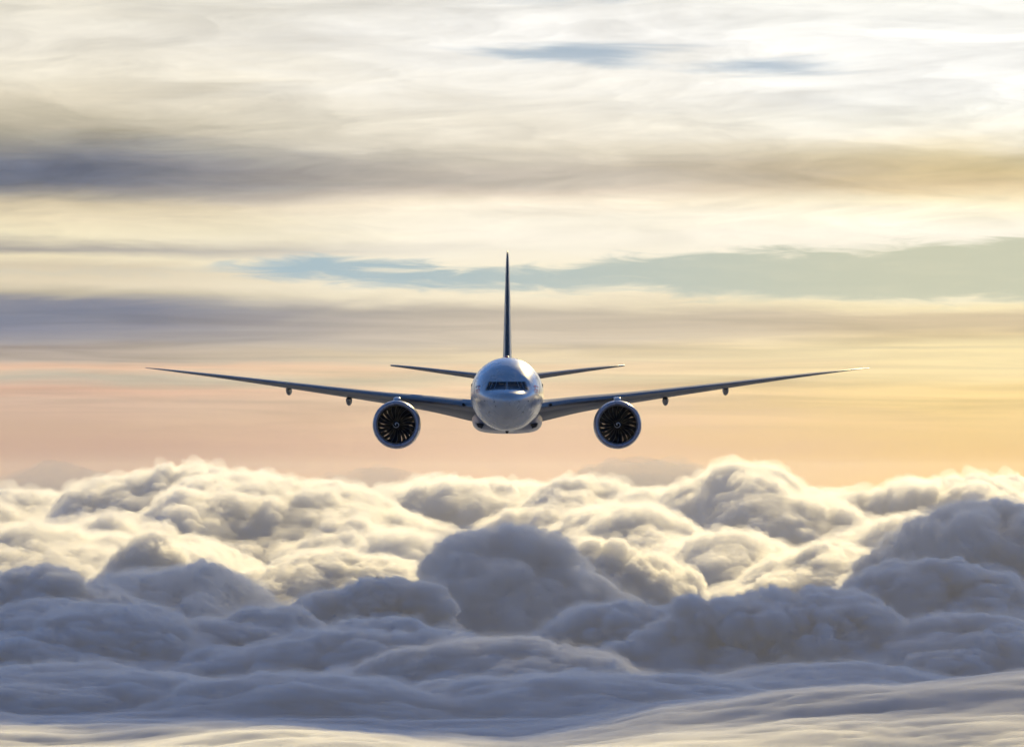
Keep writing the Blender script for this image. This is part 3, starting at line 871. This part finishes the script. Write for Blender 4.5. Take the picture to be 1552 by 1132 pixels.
# and thins out raggedly at its rims
rag = (.5 * vnoise(PB / 700., 45) + .35 * vnoise(PB / 260., 46)).reshape(X.shape)
rim = np.minimum(np.minimum(sstep(YY + 500 * rag, 2400, 3500), sstep(.80 - np.abs(UU) + .08 * rag, 0.03, .14)), sstep(14800 - YY + 500 * rag, 0, 700))
h = h * rim - 130 * (1 - rim)
# the long bright-backed lens at the lower right
pxl = X / YY * F + CX
crest_row = np.interp(pxl, [850, 1000, 1200, 1400, 1552, 1800], [1078, 1064, 1046, 1032, 1024, 1015])
yc = 5750.0
rise = np.clip((HROW - crest_row) / F * yc - ZDECK, 0, 120) * np.interp(pxl, [780, 1000, 1200], [0, .85, 1])
g = np.where(YY < yc, np.exp(-((YY - yc) / 330.0) ** 2), np.exp(-((YY - yc) / 260.0) ** 2))
Z = ZDECK + h + rise * g
topv = np.stack([X, YY, Z], -1)
# close it downwards
bot = topv.copy(); bot[..., 2] = -520.0
import itertools
V = np.concatenate([topv.reshape(-1, 3), bot.reshape(-1, 3)])
n0 = nx * ny
I, J = np.meshgrid(np.arange(ny - 1), np.arange(nx - 1), indexing='ij')
q = np.stack([I * nx + J, I * nx + J + 1, (I + 1) * nx + J + 1, (I + 1) * nx + J], -1).reshape(-1, 4)
edge = np.concatenate([np.arange(nx), np.arange(1, ny) * nx + nx - 1, (ny - 1) * nx + np.arange(nx - 2, -1, -1), np.arange(ny - 2, 0, -1) * nx])
e2 = np.roll(edge, -1)
side = np.stack([e2, edge, edge + n0, e2 + n0], -1)
Q = np.concatenate([q, q[:, ::-1] + n0, side])
me = bpy.data.meshes.new('cloud_deck')
me.vertices.add(len(V)); me.vertices.foreach_set('co', V.astype(np.float32).ravel())
me.loops.add(Q.size); me.loops.foreach_set('vertex_index', Q.astype(np.int32).ravel())
me.polygons.add(len(Q)); me.polygons.foreach_set('loop_start', (np.arange(len(Q)) * 4).astype(np.int32))
me.update(calc_edges=True); me.validate()
me.polygons.foreach_set('use_smooth', np.ones(len(me.polygons), bool))
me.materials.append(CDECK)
deck = bpy.data.objects.new('cloud_deck', me); COL.objects.link(deck)
fz = topv[::2, ::2].copy()
fz[..., 2] += 4.0 + 3.5 * vnoise(np.stack([fz[..., 0] / 70., fz[..., 1] / 40., 0 * fz[..., 0]], -1).reshape(-1, 3), 21).reshape(fz.shape[:2])
fy, fx = fz.shape[:2]
fb = fz.copy(); fb[..., 2] = -519.0
V = np.concatenate([fz.reshape(-1, 3), fb.reshape(-1, 3)]); n0 = fx * fy
I, J = np.meshgrid(np.arange(fy - 1), np.arange(fx - 1), indexing='ij')
q = np.stack([I * fx + J, I * fx + J + 1, (I + 1) * fx + J + 1, (I + 1) * fx + J], -1).reshape(-1, 4)
edge = np.concatenate([np.arange(fx), np.arange(1, fy) * fx + fx - 1, (fy - 1) * fx + np.arange(fx - 2, -1, -1), np.arange(fy - 2, 0, -1) * fx])
e2 = np.roll(edge, -1)
Q = np.concatenate([q, q[:, ::-1] + n0, np.stack([e2, edge, edge + n0, e2 + n0], -1)])
me = bpy.data.meshes.new('cloud_fringe')
me.vertices.add(len(V)); me.vertices.foreach_set('co', V.astype(np.float32).ravel())
me.loops.add(Q.size); me.loops.foreach_set('vertex_index', Q.astype(np.int32).ravel())
me.polygons.add(len(Q)); me.polygons.foreach_set('loop_start', (np.arange(len(Q)) * 4).astype(np.int32))
me.update(calc_edges=True); me.validate(); me.materials.append(CFRINGE)
dfr = bpy.data.objects.new('cloud_fringe', me); COL.objects.link(dfr); dfr.parent = deck
tag(deck, 'smooth blue grey cloud layer with long pale streaks along the bottom', 'cloud layer', None, 'stuff')

# added cloud sheet, unseen above the frame, to cast shade on the nearer clouds
CSHADE = cloud_material('shade_cloud', 0.0105, 0.7, (.99, .99, .99), 0.0)
hx, hy = 120, 90
xs_, ys_ = np.linspace(-2300, 4600, hx), np.linspace(11180, 14900, hy)
XX, YY2 = np.meshgrid(xs_, ys_)
q = np.stack([XX / 800., YY2 / 260., 0 * XX], -1).reshape(-1, 3)
nz = fbm(q, 4, 33).reshape(XX.shape)
ex = np.minimum(np.minimum(XX - xs_[0], xs_[-1] - XX) / 900., np.minimum((YY2 - ys_[0]) / 600., (ys_[-1] - YY2) / 3100.))
thick = 4 + 240 * np.clip(np.clip(ex, 0, 1) * 1.1 + 1.6 * nz * np.clip(1.3 - ex, .35, 1) - .12, 0, 1.4)
for hcx, hcy, hrx, hry, amt in ((1340, 12350, 560, 480, .70), (1900, 11440, 520, 240, .55)):   # thinned to let sun onto the streaks below
    thick *= 1 - amt * np.clip(1.25 - np.hypot((XX - hcx) / hrx, (YY2 - hcy) / hry) + .9 * nz, 0, 1)
thick[0] = thick[-1] = 4; thick[:, 0] = thick[:, -1] = 4
tp = np.stack([XX, YY2, 2000 + thick], -1); bt = np.stack([XX, YY2, 2000 - .25 * thick], -1)
def slab(name, tp, bt, mat):
    ny_, nx_ = tp.shape[:2]
    V = np.concatenate([tp.reshape(-1, 3), bt.reshape(-1, 3)]); n0 = nx_ * ny_
    I, J = np.meshgrid(np.arange(ny_ - 1), np.arange(nx_ - 1), indexing='ij')
    q = np.stack([I * nx_ + J, I * nx_ + J + 1, (I + 1) * nx_ + J + 1, (I + 1) * nx_ + J], -1).reshape(-1, 4)
    edge = np.concatenate([np.arange(nx_), np.arange(1, ny_) * nx_ + nx_ - 1, (ny_ - 1) * nx_ + np.arange(nx_ - 2, -1, -1), np.arange(ny_ - 2, 0, -1) * nx_])
    e2 = np.roll(edge, -1)
    Q = np.concatenate([q, q[:, ::-1] + n0, np.stack([e2, edge, edge + n0, e2 + n0], -1)])
    me = bpy.data.meshes.new(name)
    me.vertices.add(len(V)); me.vertices.foreach_set('co', V.astype(np.float32).ravel())
    me.loops.add(Q.size); me.loops.foreach_set('vertex_index', Q.astype(np.int32).ravel())
    me.polygons.add(len(Q)); me.polygons.foreach_set('loop_start', (np.arange(len(Q)) * 4).astype(np.int32))
    me.update(calc_edges=True); me.validate(); me.materials.append(mat)
    me.polygons.foreach_set('use_smooth', np.ones(len(me.polygons), bool))
    o = bpy.data.objects.new(name, me); COL.objects.link(o)
    return o
tag(slab('added_shade_cloud', tp, bt, CSHADE), 'added cloud sheet high out of view that shades the nearer clouds', 'cloud layer', None, 'stuff')

# the undercast far below and all round, out to the horizon
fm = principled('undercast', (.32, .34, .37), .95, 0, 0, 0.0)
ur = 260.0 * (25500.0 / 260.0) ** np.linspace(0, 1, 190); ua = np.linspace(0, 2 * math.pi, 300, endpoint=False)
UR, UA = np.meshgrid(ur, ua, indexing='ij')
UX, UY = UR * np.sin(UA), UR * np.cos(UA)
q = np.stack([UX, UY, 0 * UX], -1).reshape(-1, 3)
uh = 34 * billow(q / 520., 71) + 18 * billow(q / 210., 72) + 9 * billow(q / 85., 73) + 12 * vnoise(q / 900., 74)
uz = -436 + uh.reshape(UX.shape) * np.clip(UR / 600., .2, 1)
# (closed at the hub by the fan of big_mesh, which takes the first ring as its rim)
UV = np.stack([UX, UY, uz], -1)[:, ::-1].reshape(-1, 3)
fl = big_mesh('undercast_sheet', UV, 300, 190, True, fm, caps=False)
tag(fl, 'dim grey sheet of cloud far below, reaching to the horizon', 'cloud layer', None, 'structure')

# faint distant bank above the skyline
for k, (px, row, hw, D, lab) in enumerate(((70, 696, 130, 24000, 'faint grey cloud far off above the left edge of the bank'), (575, 702, 130, 24000, 'faint grey cloud far off below the left engine'),
                                           (970, 688, 150, 24000, 'faint grey cloud far off left of the tall right crest'))):
    o = heap(px, row, hw, D, .8, 60 + k, .6, nu=160, nv=70, stretch=1.6, name='distant_cloud', mat=CFAR)
    tag(o, lab, 'cloud', 'faint distant clouds behind the bank')

# the air: one even box of haze round camera and clouds
hm = bpy.data.materials.new('haze'); hm.use_nodes = True
n = NT(hm.node_tree)
hv = n.node('ShaderNodeVolumePrincipled')
hv.inputs['Density Attribute'].default_value = ''; hv.inputs['Temperature Attribute'].default_value = ''
hm.cycles.homogeneous_volume = True
hv.inputs['Color'].default_value = (.97, .95, .93, 1); hv.inputs['Density'].default_value = 1.2e-5; hv.inputs['Anisotropy'].default_value = .68
o = n.node('ShaderNodeOutputMaterial'); n.put(o.inputs['Volume'], hv.outputs[0])
hs, hz0, hz1 = 26000.0, -540.0, 62.0
v = [(x, y, z) for z in (hz0, hz1) for x, y in ((-hs, -hs), (hs, -hs), (hs, hs), (-hs, hs))]
f = [(3, 2, 1, 0), (4, 5, 6, 7)] + [(k, (k + 1) % 4, 4 + (k + 1) % 4, 4 + k) for k in range(4)]
hb = mesh_obj('haze', v, f, hm, None, False)
tag(hb, 'pale golden haze filling the air between the clouds', 'haze', None, 'stuff')
